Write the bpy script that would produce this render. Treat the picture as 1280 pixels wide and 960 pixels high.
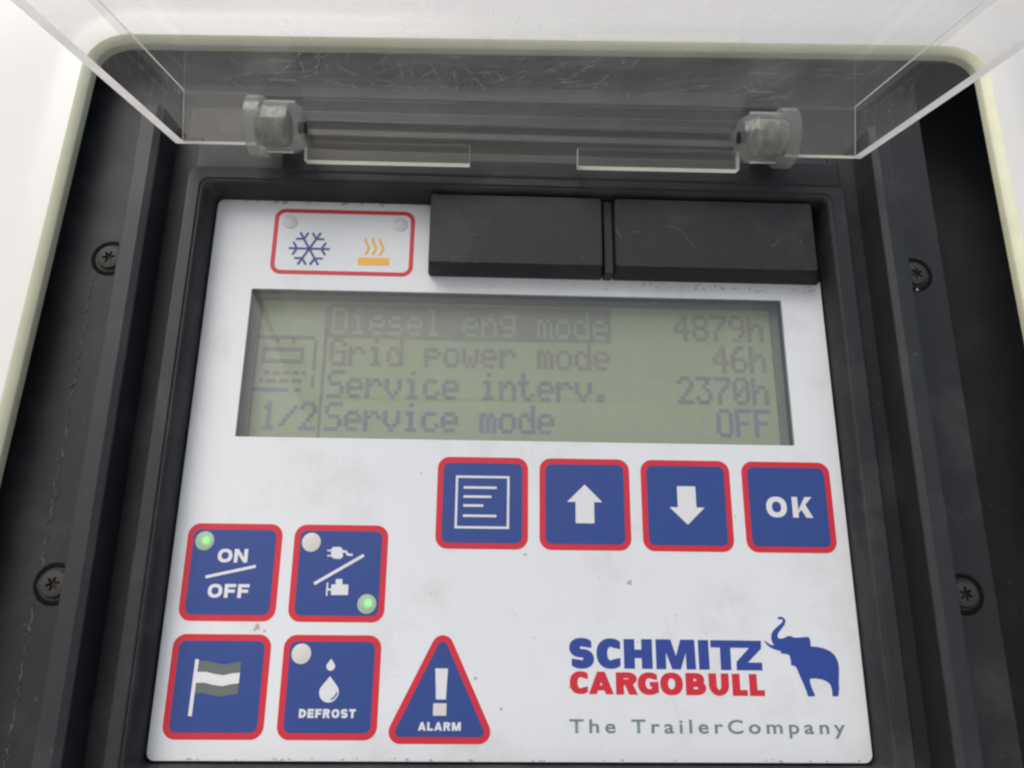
import bpy, bmesh, math, random
from mathutils import Vector, Matrix
R = math.radians
random.seed(7)
for o in list(bpy.data.objects):
    bpy.data.objects.remove(o)
sc = bpy.context.scene
col = sc.collection
MM = 0.001

# ------------------------------------------------------------------ camera, sky, sun, exposure
RIGHT = Vector((0.99935, -0.03489, 0.00941)); DOWN = Vector((0.01871, 0.27688, -0.96072)); FWD = Vector((0.03092, 0.96027, 0.27735))
cd = bpy.data.cameras.new('camera'); cam = bpy.data.objects.new('camera', cd); col.objects.link(cam)
cam.matrix_world = Matrix.Translation(Vector((-7.544, -188.9, -59.57)) * MM) @ Matrix((RIGHT, -DOWN, -FWD)).transposed().to_4x4()
cd.sensor_width = 36; cd.lens = 26.72; cd.clip_start = 0.001; cd.clip_end = 500
sc.camera = cam

SUN_EL, SUN_AZ = 46, -30          # azimuth measured from straight in front of the panel, negative = left
sun_dir = Vector((math.sin(R(SUN_AZ)) * math.cos(R(SUN_EL)), -math.cos(R(SUN_AZ)) * math.cos(R(SUN_EL)), math.sin(R(SUN_EL))))
w = bpy.data.worlds.new('World'); sc.world = w; w.use_nodes = True
nt = w.node_tree; bg = nt.nodes['Background']
sky = nt.nodes.new('ShaderNodeTexSky'); sky.sky_type = 'NISHITA'; sky.sun_disc = False
sky.sun_elevation = R(SUN_EL); sky.sun_rotation = math.atan2(sun_dir.x, sun_dir.y)
sky.air_density = 1.0; sky.dust_density = 4.0; sky.ozone_density = 1.0
nt.links.new(sky.outputs[0], bg.inputs[0]); bg.inputs[1].default_value = 0.13
sd = bpy.data.lights.new('sun', 'SUN'); sd.energy = 1.5; sd.angle = R(40); sd.color = (1, 0.99, 0.985)
sun = bpy.data.objects.new('sun', sd); col.objects.link(sun)
sun.rotation_euler = sun_dir.to_track_quat('Z', 'Y').to_euler(); sun.location = sun_dir * 3
sc.view_settings.view_transform = 'Standard'; sc.view_settings.look = 'None'
sc.view_settings.exposure = 0.18; sc.view_settings.gamma = 1; sc.view_settings.use_curve_mapping = False
sc.render.engine = 'CYCLES'
sc.cycles.use_denoising = True
sc.cycles.max_bounces = 14; sc.cycles.transparent_max_bounces = 24; sc.cycles.transmission_bounces = 10
sc.cycles.pixel_filter_type = 'BLACKMAN_HARRIS'; sc.cycles.filter_width = 2.4

# ------------------------------------------------------------------ materials
def newmat(name):
    m = bpy.data.materials.new(name); m.use_nodes = True
    n = m.node_tree; b = n.nodes.get('Principled BSDF'); return m, n, b
def N(n, t, **kw):
    x = n.nodes.new(t)
    for k, v in kw.items():
        if k.startswith('i_'):
            key = k[2:]; key = int(key) if key.isdigit() else key
            x.inputs[key].default_value = v
        else: setattr(x, k, v)
    return x
def coords(n, scale=1.0, sx=1, sy=1, sz=1):
    g = N(n, 'ShaderNodeNewGeometry'); mp = N(n, 'ShaderNodeMapping'); mp.inputs['Scale'].default_value = (scale * sx, scale * sy, scale * sz)
    n.links.new(g.outputs['Position'], mp.inputs['Vector']); return mp.outputs[0]
def noise(n, vec, scale, detail=4, rough=.55):
    x = N(n, 'ShaderNodeTexNoise'); x.inputs['Scale'].default_value = scale; x.inputs['Detail'].default_value = detail; x.inputs['Roughness'].default_value = rough
    n.links.new(vec, x.inputs['Vector']); return x.outputs['Fac']
def ramp(n, fac, p0, p1, c0=(0, 0, 0, 1), c1=(1, 1, 1, 1)):
    r = N(n, 'ShaderNodeValToRGB'); e = r.color_ramp.elements
    e[0].position = p0; e[1].position = p1; e[0].color = c0; e[1].color = c1
    n.links.new(fac, r.inputs[0]); return r.outputs[0]
def mixc(n, fac, a, b):
    x = N(n, 'ShaderNodeMix', data_type='RGBA')
    for s, v in ((x.inputs[0], fac), (x.inputs[6], a), (x.inputs[7], b)):
        if hasattr(v, 'is_output'): n.links.new(v, s)
        else: s.default_value = v
    return x.outputs[2]
def c4(c): return (*c, 1)
def plain(name, c, rough=.5, spec=.5, metal=0, var=.06, vs=900, bump=0):
    m, n, b = newmat(name); v = coords(n)
    f = noise(n, v, vs, 3)
    b.inputs['Roughness'].default_value = rough; b.inputs['Metallic'].default_value = metal; b.inputs['Specular IOR Level'].default_value = spec
    n.links.new(mixc(n, f, c4([x * (1 - var) for x in c]), c4([min(1, x * (1 + var)) for x in c])), b.inputs['Base Color'])
    if bump:
        bp = N(n, 'ShaderNodeBump'); bp.inputs['Strength'].default_value = bump; bp.inputs['Distance'].default_value = .0004
        n.links.new(noise(n, v, vs * 2.5, 2), bp.inputs['Height']); n.links.new(bp.outputs[0], b.inputs['Normal'])
    return m
def black_plastic(name, c, rough=.5, dust=.35, dustc=(.095, .096, .099)):
    m, n, b = newmat(name); v = coords(n)
    big = noise(n, v, 45, 6, .65); fine = noise(n, v, 1500, 3)
    d = ramp(n, big, .5, .78); base = mixc(n, fine, c4([x * .8 for x in c]), c4([x * 1.25 for x in c]))
    mm = N(n, 'ShaderNodeMath', operation='MULTIPLY'); mm.inputs[1].default_value = dust; n.links.new(d, mm.inputs[0])
    # pale specks of grit
    sp = ramp(n, noise(n, v, 620, 1), .74, .79)
    ms = N(n, 'ShaderNodeMath', operation='MULTIPLY'); ms.inputs[1].default_value = .35; n.links.new(sp, ms.inputs[0])
    dd = N(n, 'ShaderNodeMath', operation='MAXIMUM'); n.links.new(mm.outputs[0], dd.inputs[0]); n.links.new(ms.outputs[0], dd.inputs[1])
    n.links.new(mixc(n, dd.outputs[0], base, c4(dustc)), b.inputs['Base Color'])
    b.inputs['Roughness'].default_value = rough; b.inputs['Specular IOR Level'].default_value = .4
    bp = N(n, 'ShaderNodeBump'); bp.inputs['Strength'].default_value = .25; bp.inputs['Distance'].default_value = .0003
    n.links.new(noise(n, v, 2200, 2), bp.inputs['Height']); n.links.new(bp.outputs[0], b.inputs['Normal'])
    return m
def label_white():
    m, n, b = newmat('keypad_white'); v = coords(n)
    sm = ramp(n, noise(n, v, 46, 7, .68), .52, .82)
    k = N(n, 'ShaderNodeMath', operation='MULTIPLY'); k.inputs[1].default_value = .5; n.links.new(sm, k.inputs[0])
    sp = ramp(n, noise(n, v, 420, 2), .755, .80)
    k2 = N(n, 'ShaderNodeMath', operation='MULTIPLY'); k2.inputs[1].default_value = .3; n.links.new(sp, k2.inputs[0])
    g = N(n, 'ShaderNodeNewGeometry'); tot = None      # finger and weather smears at set places
    for (x, z, rad) in ((50, -61, 13), (22, -50, 9), (73, -51, 9), (5, -22, 13), (-62, -65.5, 7), (42, 23, 20), (-20, -58, 10), (-50, -30, 12), (-10, -92, 14), (-78, 5, 9)):
        d = N(n, 'ShaderNodeVectorMath', operation='DISTANCE'); d.inputs[1].default_value = (x * MM, 0, z * MM); n.links.new(g.outputs['Position'], d.inputs[0])
        mr = N(n, 'ShaderNodeMapRange', interpolation_type='SMOOTHSTEP'); mr.inputs['From Min'].default_value = rad * MM; mr.inputs['From Max'].default_value = 0; n.links.new(d.outputs['Value'], mr.inputs['Value'])
        if tot is None: tot = mr.outputs[0]
        else:
            ad = N(n, 'ShaderNodeMath', operation='MAXIMUM'); n.links.new(tot, ad.inputs[0]); n.links.new(mr.outputs[0], ad.inputs[1]); tot = ad.outputs[0]
    ml = N(n, 'ShaderNodeMath', operation='MULTIPLY'); n.links.new(tot, ml.inputs[0]); n.links.new(ramp(n, noise(n, v, 150, 6, .7), .42, .75, (0, 0, 0, 1), (.52, .52, .52, 1)), ml.inputs[1])
    mx_ = N(n, 'ShaderNodeMath', operation='MAXIMUM'); n.links.new(k.outputs[0], mx_.inputs[0]); n.links.new(ml.outputs[0], mx_.inputs[1]); k = mx_
    c = mixc(n, k.outputs[0], (.68, .71, .735, 1), (.46, .44, .41, 1)); c = mixc(n, k2.outputs[0], c, (.25, .22, .19, 1))
    n.links.new(c, b.inputs['Base Color']); b.inputs['Roughness'].default_value = .42; b.inputs['Specular IOR Level'].default_value = .4
    return m
def clear(name, tint=(.95, .955, .95), film=.03, scratch=0, rough=.03):
    """thin clear acrylic: Schlick reflection over straight transmission, with a dusty film and hair scratches"""
    m, n, b = newmat(name); n.nodes.remove(b); out = n.nodes['Material Output']
    g = N(n, 'ShaderNodeNewGeometry'); dt = N(n, 'ShaderNodeVectorMath', operation='DOT_PRODUCT')
    n.links.new(g.outputs['Incoming'], dt.inputs[0]); n.links.new(g.outputs['Normal'], dt.inputs[1])
    ab = N(n, 'ShaderNodeMath', operation='ABSOLUTE'); n.links.new(dt.outputs['Value'], ab.inputs[0])
    om = N(n, 'ShaderNodeMath', operation='SUBTRACT'); om.inputs[0].default_value = 1; n.links.new(ab.outputs[0], om.inputs[1])
    pw = N(n, 'ShaderNodeMath', operation='POWER'); pw.inputs[1].default_value = 5; n.links.new(om.outputs[0], pw.inputs[0])
    ma = N(n, 'ShaderNodeMath', operation='MULTIPLY_ADD'); ma.inputs[1].default_value = .95; ma.inputs[2].default_value = .04; n.links.new(pw.outputs[0], ma.inputs[0])
    tr = N(n, 'ShaderNodeBsdfTransparent'); tr.inputs[0].default_value = c4(tint)
    gl = N(n, 'ShaderNodeBsdfGlossy'); gl.inputs['Roughness'].default_value = rough
    mx = N(n, 'ShaderNodeMixShader'); n.links.new(ma.outputs[0], mx.inputs[0]); n.links.new(tr.outputs[0], mx.inputs[1]); n.links.new(gl.outputs[0], mx.inputs[2])
    df = N(n, 'ShaderNodeBsdfDiffuse'); df.inputs[0].default_value = (.7, .7, .68, 1)
    tl = N(n, 'ShaderNodeBsdfTranslucent'); tl.inputs[0].default_value = (.7, .7, .68, 1)
    dm = N(n, 'ShaderNodeMixShader'); dm.inputs[0].default_value = .5; n.links.new(df.outputs[0], dm.inputs[1]); n.links.new(tl.outputs[0], dm.inputs[2])
    m2 = N(n, 'ShaderNodeMixShader'); n.links.new(mx.outputs[0], m2.inputs[1]); n.links.new(dm.outputs[0], m2.inputs[2])
    v = coords(n)
    fl = N(n, 'ShaderNodeMath', operation='MULTIPLY'); fl.inputs[1].default_value = film * 2; n.links.new(noise(n, v, 60, 5, .6), fl.inputs[0])
    fac = fl.outputs[0]
    if scratch:
        for (sx, sy, sc_, seed, wd, ang) in ((1, .05, 330, 3.1, .011, 35), (1, .04, 300, 9.7, .010, -40), (1, .06, 420, 1.3, .012, 62), (1, .05, 380, 5.5, .012, -65), (1, .04, 260, 13.2, .009, 12), (1, .07, 520, 7.7, .014, 80)):
            mp = N(n, 'ShaderNodeMapping'); mp.vector_type = 'TEXTURE'; mp.inputs['Rotation'].default_value = (0, 0, R(ang)); mp.inputs['Scale'].default_value = (1 / sx, 1 / sy, 1); mp.inputs['Location'].default_value = (seed, seed * .7, 0)
            n.links.new(v, mp.inputs['Vector'])
            nz = noise(n, mp.outputs[0], sc_, 1.0, .4)
            s1 = N(n, 'ShaderNodeMath', operation='SUBTRACT'); s1.inputs[1].default_value = .5; n.links.new(nz, s1.inputs[0])
            s2 = N(n, 'ShaderNodeMath', operation='ABSOLUTE'); n.links.new(s1.outputs[0], s2.inputs[0])
            s3 = N(n, 'ShaderNodeMath', operation='LESS_THAN'); s3.inputs[1].default_value = wd; n.links.new(s2.outputs[0], s3.inputs[0])
            ad = N(n, 'ShaderNodeVectorMath', operation='ADD'); ad.inputs[1].default_value = (seed, seed, 0); n.links.new(v, ad.inputs[0])
            msk = ramp(n, noise(n, ad.outputs[0], 75, 3), .5, .68)
            s4 = N(n, 'ShaderNodeMath', operation='MULTIPLY'); n.links.new(s3.outputs[0], s4.inputs[0]); n.links.new(msk, s4.inputs[1])
            s5 = N(n, 'ShaderNodeMath', operation='MULTIPLY_ADD'); s5.inputs[1].default_value = scratch; n.links.new(s4.outputs[0], s5.inputs[0]); n.links.new(fac, s5.inputs[2]); fac = s5.outputs[0]
    n.links.new(fac, m2.inputs[0]); n.links.new(m2.outputs[0], out.inputs[0])
    return m
def edge_acrylic(name, c):  # pale colour stands in for light piped out through the lid's edges
    m, n, b = newmat(name); n.nodes.remove(b); out = n.nodes['Material Output']; v = coords(n)
    cc = mixc(n, noise(n, v, 160, 4), c4([x * .7 for x in c]), c4(c))
    tl = N(n, 'ShaderNodeBsdfTranslucent'); df = N(n, 'ShaderNodeBsdfDiffuse'); n.links.new(cc, tl.inputs[0]); n.links.new(cc, df.inputs[0])
    gl = N(n, 'ShaderNodeBsdfGlossy'); gl.inputs['Roughness'].default_value = .25
    a = N(n, 'ShaderNodeMixShader'); a.inputs[0].default_value = .45; n.links.new(tl.outputs[0], a.inputs[1]); n.links.new(df.outputs[0], a.inputs[2])
    b2 = N(n, 'ShaderNodeMixShader'); b2.inputs[0].default_value = .08; n.links.new(a.outputs[0], b2.inputs[1]); n.links.new(gl.outputs[0], b2.inputs[2])
    n.links.new(b2.outputs[0], out.inputs[0]); return m
def glass(name, rough=.04, tint=(.95, .97, .94)):
    m, n, b = newmat(name); b.inputs['Transmission Weight'].default_value = 1; b.inputs['IOR'].default_value = 1.49
    b.inputs['Base Color'].default_value = c4(tint); v = coords(n)
    n.links.new(ramp(n, noise(n, v, 300, 4), .3, .8, c4((rough,) * 3), c4((rough * 5,) * 3)), b.inputs['Roughness']); return m
def led_lit(name, centre, c, s):
    """frosted light window with the lit diode behind it"""
    m, n, b = newmat(name); b.inputs['Base Color'].default_value = (.34, .46, .35, 1); b.inputs['Roughness'].default_value = .4
    g = N(n, 'ShaderNodeNewGeometry'); d = N(n, 'ShaderNodeVectorMath', operation='DISTANCE'); n.links.new(g.outputs['Position'], d.inputs[0])
    d.inputs[1].default_value = Vector(centre) * MM
    mr = N(n, 'ShaderNodeMapRange', interpolation_type='SMOOTHERSTEP'); mr.inputs['From Min'].default_value = 0; mr.inputs['From Max'].default_value = .0017
    mr.inputs['To Min'].default_value = s * .42; mr.inputs['To Max'].default_value = 0
    n.links.new(d.outputs['Value'], mr.inputs['Value']); n.links.new(mr.outputs[0], b.inputs['Emission Strength']); b.inputs['Emission Color'].default_value = c4(c); return m
def moss_mat():
    m, n, b = newmat('mossy_core'); v = coords(n)
    c = mixc(n, ramp(n, noise(n, v, 330, 4), .42, .58), (.13, .14, .115, 1), (.23, .255, .20, 1)); n.links.new(c, b.inputs['Base Color']); b.inputs['Roughness'].default_value = .8; return m
def cover_white():
    m, n, b = newmat('gelcoat_white'); v = coords(n)
    sm = ramp(n, noise(n, v, 22, 6, .6), .5, .9)
    k = N(n, 'ShaderNodeMath', operation='MULTIPLY'); k.inputs[1].default_value = .25; n.links.new(sm, k.inputs[0])
    n.links.new(mixc(n, k.outputs[0], (.635, .64, .62, 1), (.52, .51, .47, 1)), b.inputs['Base Color']); b.inputs['Roughness'].default_value = .35; return m
def lcd_mat():
    m, n, b = newmat('display_green'); v = coords(n)
    n.links.new(mixc(n, noise(n, v, 28, 3), (.39, .45, .335, 1), (.45, .51, .385, 1)), b.inputs['Base Color']); b.inputs['Roughness'].default_value = .5; return m

def scratch_mat():
    m, n, b = newmat('scratch_haze'); n.nodes.remove(b); out = n.nodes['Material Output']
    tr = N(n, 'ShaderNodeBsdfTransparent'); df = N(n, 'ShaderNodeBsdfDiffuse'); df.inputs[0].default_value = (.72, .74, .76, 1); tl = N(n, 'ShaderNodeBsdfTranslucent'); tl.inputs[0].default_value = (.72, .74, .76, 1)
    a = N(n, 'ShaderNodeMixShader'); n.links.new(df.outputs[0], a.inputs[1]); n.links.new(tl.outputs[0], a.inputs[2])
    f = N(n, 'ShaderNodeMath', operation='MULTIPLY'); f.inputs[1].default_value = .62; n.links.new(noise(n, coords(n), 210, 3), f.inputs[0])
    x = N(n, 'ShaderNodeMixShader'); n.links.new(f.outputs[0], x.inputs[0]); n.links.new(tr.outputs[0], x.inputs[1]); n.links.new(a.outputs[0], x.inputs[2]); n.links.new(x.outputs[0], out.inputs[0]); return m

M = dict(
    white=label_white(), cover=cover_white(), cut=plain('cut_edge_cream', (.60, .615, .45), .6, var=.12, vs=150),
    black=black_plastic('black_plastic', (.0118, .0132, .0155), .6, .32), rail=black_plastic('rail_black', (.0165, .019, .0215), .55, .3),
    frame=black_plastic('frame_black', (.0145, .0156, .0178), .55, .4), deep=black_plastic('cavity_black', (.010, .010, .0105), .7, .15),
    rubber=black_plastic('rubber_black', (.0135, .0145, .0162), .6, .55, (.055, .057, .06)),
    red=plain('print_red', (.56, .018, .036), .45), blue=plain('print_blue', (.021, .056, .235), .4, var=.05), blue2=plain('logo_blue', (.022, .055, .28), .4),
    pale=plain('print_pale', (.66, .68, .70), .4), yellow=plain('print_yellow', (.78, .42, .03), .4), grey=plain('print_grey', (.115, .14, .135), .4), tag=plain('print_slate', (.15, .205, .225), .4),
    led=plain('light_window', (.60, .595, .57), .45), ledwhite=plain('light_window_white', (.56, .56, .545), .35), ledcore=plain('light_core', (.62, .60, .52), .35),
    lcd=lcd_mat(), lcdwall=plain('display_wall', (.085, .095, .10), .6), lcdrim=plain('display_rim', (.25, .27, .255), .5),
    dot_warm=plain('display_dot_warm', (.335, .338, .31), .5, var=.15, vs=300), dot=plain('display_dot', (.30, .312, .305), .5, var=.15, vs=300), dot_violet=plain('display_dot_violet', (.295, .31, .345), .5, var=.15, vs=300), dot_blue=plain('display_dot_blue', (.27, .295, .38), .5, var=.15, vs=300),
    window=clear('display_window', (.905, .912, .895), .025, 0, .03), lid=clear('lid_acrylic', (.955, .955, .95), .035), lidtop=clear('lid_scratched', (.95, .955, .96), .06, 0, .09),
    edge=edge_acrylic('lid_lit_edge', (.97, .96, .93)), edgec=edge_acrylic('lid_lit_edge_cream', (.99, .97, .84)), barrel=clear('hinge_acrylic', (.92, .94, .915), .13, 0, .12), hflange=clear('hinge_flange_acrylic', (.90, .925, .89), .17, 0, .12), moss=moss_mat(),
    shade_ring=plain('shade_ring_black', (.003, .003, .003), .8, .15), steel=plain('dull_steel', (.040, .038, .035), .7, metal=.2, var=.35, vs=500, bump=.3), seal=plain('dusty_sealant', (.062, .062, .06), .8, var=.6, vs=350, bump=.5), dirt=plain('grime', (.42, .39, .35), .8, var=.4),
    scuff=plain('scuff_pale', (.085, .086, .088), .7), scuff2=plain('scuff_faint', (.034, .036, .039), .7), scratch=scratch_mat())

# ------------------------------------------------------------------ mesh helpers (millimetres: x right, h depth into the panel, z up)
class MB:
    def __init__(s): s.v = []; s.f = []; s.m = []
    def add(s, vs, fs, mi=0):
        b = len(s.v); s.v += [tuple(Vector(p) * MM) for p in vs]; s.f += [tuple(i + b for i in f) for f in fs]; s.m += [mi] * len(fs) if isinstance(mi, int) else mi
    def prism(s, poly, h0, h1, mi=0):
        n = len(poly); vs = [(x, h0, z) for x, z in poly] + [(x, h1, z) for x, z in poly]
        s.add(vs, [tuple(range(n)), tuple(range(2 * n - 1, n - 1, -1))] + [(i, i + n, (i + 1) % n + n, (i + 1) % n) for i in range(n)], mi)
    def sheet(s, poly, h, mi=0): s.add([(x, h, z) for x, z in poly], [tuple(range(len(poly)))], mi)
    def loft(s, loops, mi=0, caps=False):
        n = len(loops[0]); vs = [p for l in loops for p in l]; fs = []
        for k in range(len(loops) - 1):
            for i in range(n): j = (i + 1) % n; fs.append((k * n + i, k * n + j, k * n + n + j, k * n + n + i))
        if caps: fs += [tuple(range(n)), tuple(range(len(vs) - 1, len(vs) - n - 1, -1))]
        s.add(vs, fs, mi)
    def box(s, x0, x1, h0, h1, z0, z1, mi=0): s.prism([(x0, z0), (x1, z0), (x1, z1), (x0, z1)], h0, h1, mi)
    def build(s, name, mats, parent=None, bevel=0, smooth=False, label=None):
        me = bpy.data.meshes.new(name); me.from_pydata(s.v, [], s.f)
        for mt in (mats if isinstance(mats, (list, tuple)) else [mats]): me.materials.append(mt)
        for p, k in zip(me.polygons, s.m): p.material_index = k
        bm = bmesh.new(); bm.from_mesh(me); bmesh.ops.recalc_face_normals(bm, faces=bm.faces); bm.to_mesh(me); bm.free()
        o = bpy.data.objects.new(name, me); col.objects.link(o); o.parent = parent
        if smooth:
            for p in me.polygons: p.use_smooth = True
            me.set_sharp_from_angle(angle=R(35))
        if bevel:
            b = o.modifiers.new('bevel', 'BEVEL'); b.width = bevel * MM; b.segments = 2; b.limit_method = 'ANGLE'; b.angle_limit = R(35)
        if label: o['label'] = label
        return o
def thing(name, label, cat, loc=(0, 0, 0)):
    o = bpy.data.objects.new(name, None); col.objects.link(o); o['label'] = label; o['category'] = cat; o.empty_display_size = .01; return o
def rrect(x0, x1, z0, z1, r, seg=8):
    p = []
    for cx, cz, a in ((x1 - r, z1 - r, 0), (x0 + r, z1 - r, 90), (x0 + r, z0 + r, 180), (x1 - r, z0 + r, 270)):
        for k in range(seg + 1): t = R(a + 90 * k / seg); p.append((cx + r * math.cos(t), cz + r * math.sin(t)))
    return p
def circle(cx, cz, r, n=40): return [(cx + r * math.cos(2 * math.pi * i / n), cz + r * math.sin(2 * math.pi * i / n)) for i in range(n)]
def at_h(poly, h): return [(x, h, z) for x, z in poly]
def strip(path, wd, cap=True):
    """one polygon: the path thickened to width wd with mitred joints"""
    P = [Vector(p) for p in path]; L = []; Q = []
    for i, p in enumerate(P):
        a = (p - P[i - 1]).normalized() if i else (P[1] - p).normalized()
        b = (P[i + 1] - p).normalized() if i < len(P) - 1 else a
        na = Vector((-a.y, a.x)); nb = Vector((-b.y, b.x)); mm = (na + nb).normalized(); k = wd / 2 / max(.35, mm.dot(na))
        L.append(tuple(p + mm * k)); Q.append(tuple(p - mm * k))
    return L + Q[::-1]
def arcstrip(cx, cz, rx, rz, a0, a1, tx, tz, n=22, e=2.25, v0=False, v1=False):
    def pt(a, x, z):
        c, s = math.cos(a), math.sin(a); return (cx + x * math.copysign(abs(c) ** (2 / e), c), cz + z * math.copysign(abs(s) ** (2 / e), s))
    A = [R(a0 + (a1 - a0) * i / n) for i in range(n + 1)]
    O, I_ = [pt(a, rx, rz) for a in A], [pt(a, rx - tx, rz - tz) for a in A]
    if v0: I_[0] = (O[0][0], I_[0][1] - math.copysign(tz * .12, I_[0][1] - cz))       # stroke ends cut upright
    if v1: I_[-1] = (O[-1][0], I_[-1][1] - math.copysign(tz * .12, I_[-1][1] - cz))
    return O + I_[::-1]
def glyph(ch, x0, x1, z0, z1, t, th):
    W, H = x1 - x0, z1 - z0; cx, cz = (x0 + x1) / 2, (z0 + z1) / 2
    rc = lambda a, b, c, d: [(a, c), (b, c), (b, d), (a, d)]
    if ch == 'C': return [arcstrip(x0 + W * .60, cz, W * .60, H / 2, 50, 310, t, th, v0=True, v1=True)]
    if ch == 'O': return [arcstrip(cx, cz, W / 2, H / 2, 0, 180, t, th), arcstrip(cx, cz, W / 2, H / 2, 180, 360, t, th)]
    if ch == 'G': return [arcstrip(x0 + W * .56, cz, W * .56, H / 2, 50, 318, t, th, v0=True), rc(x1 - t * .85, x1, z0 + th * .35, cz + th * .3), rc(cx + W * .08, x1, cz - th * .45, cz + th * .3)]
    if ch == 'S':
        hh = (H + th) / 4
        return [arcstrip(cx, z1 - hh, W / 2, hh, 38, 272, t, th, v0=True), arcstrip(cx, z0 + hh, W / 2, hh, 92, -142, t, th, v1=True)]
    if ch == 'H': return [rc(x0, x0 + t, z0, z1), rc(x1 - t, x1, z0, z1), rc(x0 + t, x1 - t, cz - th / 2, cz + th / 2)]
    if ch == 'I': return [rc(x0, x1, z0, z1)]
    if ch == 'L': return [rc(x0, x0 + t, z0, z1), rc(x0 + t, x1, z0, z0 + th)]
    if ch == 'T': return [rc(x0, x1, z1 - th, z1), rc(cx - t / 2, cx + t / 2, z0, z1 - th)]
    if ch == 'F': return [rc(x0, x0 + t, z0, z1), rc(x0 + t, x1, z1 - th, z1), rc(x0 + t, x1 - W * .08, cz - th * .55, cz + th * .45)]
    if ch == 'E': return [rc(x0, x0 + t, z0, z1), rc(x0 + t, x1, z1 - th, z1), rc(x0 + t, x1 - W * .06, cz - th * .5, cz + th * .5), rc(x0 + t, x1, z0, z0 + th)]
    if ch == 'N': return [rc(x0, x0 + t, z0, z1), rc(x1 - t, x1, z0, z1), [(x0, z1), (x0 + t * 1.05, z1), (x1, z0), (x1 - t * 1.05, z0)]]
    if ch == 'M': return [rc(x0, x0 + t, z0, z1), rc(x1 - t, x1, z0, z1), [(x0, z1), (x0 + t * 1.25, z1), (cx + t * .42, z0), (cx - t * .42, z0)], [(x1 - t * 1.25, z1), (x1, z1), (cx + t * .42, z0), (cx - t * .42, z0)]]
    if ch == 'A': return [[(x0, z0), (x0 + t, z0), (cx + t * .5, z1), (cx - t * .5, z1)], [(x1 - t, z0), (x1, z0), (cx + t * .5, z1), (cx - t * .5, z1)], rc(cx - W * .26, cx + W * .26, z0 + H * .17, z0 + H * .17 + th * .85)]
    if ch == 'U': r = W / 2; return [rc(x0, x0 + t, z0 + r, z1), rc(x1 - t, x1, z0 + r, z1), arcstrip(cx, z0 + r, r, r, 180, 360, t, th, e=2)]
    if ch == 'D': return [rc(x0, x0 + t, z0, z1), arcstrip(x0 + t * .7, cz, W - t * .7, H / 2, -90, 90, t, th)]
    if ch == 'R':
        hb = H * .29; return [rc(x0, x0 + t, z0, z1), rc(x0 + t, x0 + W * .55, z1 - th, z1), rc(x0 + t, x0 + W * .55, z1 - 2 * hb, z1 - 2 * hb + th), arcstrip(x0 + W * .5, z1 - hb, W * .46, hb, -90, 90, t, th), [(x0 + W * .38, z1 - 2 * hb + th * .3), (x0 + W * .38 + t * 1.05, z1 - 2 * hb + th * .3), (x1, z0), (x1 - t * 1.12, z0)]]
    if ch == 'B':
        hb = (H + th) / 4; P = [rc(x0, x0 + t, z0, z1)]
        for zc, k in ((z1 - hb, .92), (z0 + hb, 1)):
            P += [rc(x0 + t, x0 + W * .55, zc + hb - th, zc + hb), rc(x0 + t, x0 + W * .55, zc - hb, zc - hb + th), arcstrip(x0 + W * .5, zc, W * (k - .5), hb, -90, 90, t, th)]
        return P
    if ch == 'K': return [rc(x0, x0 + t, z0, z1), [(x0 + t, cz - H * .16), (x1 - t * 1.25, z1), (x1, z1), (x0 + t, cz - H * .16 - t * .1 - H * .1)], [(x0 + W * .36, cz + H * .02), (x0 + W * .36 + t * .95, cz + H * .18), (x1, z0), (x1 - t * 1.2, z0)]]
    raise KeyError(ch)
REL = dict(I=.42, L=.82, F=.86, E=.88, T=.92, M=1.25, N=1.02, O=1.1, S=.95, D=1, R=1, A=1.1, K=1.08, C=1, G=1.05)
def word(mb, txt, x0, x1, z0, z1, t, h, mi=0, gap=.14):
    H = z1 - z0; tot = sum(REL[c] for c in txt) + gap * (len(txt) - 1); k = (x1 - x0) / tot; x = x0; i = 0
    for c in txt:
        for p in glyph(c, x, x + REL[c] * k, z0, z1, t, t * .86): mb.prism(p, h - .004 * (i % 5), h + .05, mi); i += 1
        x += (REL[c] + gap) * k

# ------------------------------------------------------------------ ground far below, which throws light back up on the undersides
g = MB(); g.add([(-40000, -40000, -1300), (40000, -40000, -1300), (40000, 40000, -1300), (-40000, 40000, -1300)], [(0, 1, 2, 3)])
go = g.build('ground', plain('yard_concrete', (.40, .39, .37), .85, var=.2, vs=3)); go['kind'] = 'structure'

# ------------------------------------------------------------------ white outer panel with its rounded opening
def quad_round(c, r, seg=8):
    out = []
    for i in range(4):
        p, a, b = Vector(c[i]), Vector(c[i - 1]), Vector(c[(i + 1) % 4]); u, v = (a - p).normalized(), (b - p).normalized()
        p0, p1 = p + u * r, p + v * r
        for k in range(seg + 1):
            t = k / seg; out.append(tuple(p0 * (1 - t) ** 2 + p * (2 * t * (1 - t)) * .82 + (p0 + p1) * .09 * (2 * t * (1 - t)) + p1 * t ** 2))
    return out
hole = quad_round([(135.4, 98.2), (-120.6, 92.6), (-129.5, -150), (136.0, -150)], 9.5)
def grow(poly, d):
    out = []; n = len(poly)
    for i in range(n):
        a = Vector(poly[i - 1]); b = Vector(poly[i]); c = Vector(poly[(i + 1) % n]); t = (c - a).normalized(); out.append((b.x + t.y * d, b.y - t.x * d))
    return out
ft, bk = -6.0, -2.2
panel = thing('outer_panel', 'glossy white panel with a rounded opening framing the black control unit', 'panel')
mb = MB(); ring = [at_h(grow(hole, 1.5), ft)] + [at_h(grow(hole, d), ft + y) for d, y in ((6.5, .08), (9, .4), (12, 1.2), (16, 2.6), (40, 11.5))]
ring.append(at_h([(x * 3.2, z * 3.4) for x, z in grow(hole, 60)], 22.0))
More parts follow.
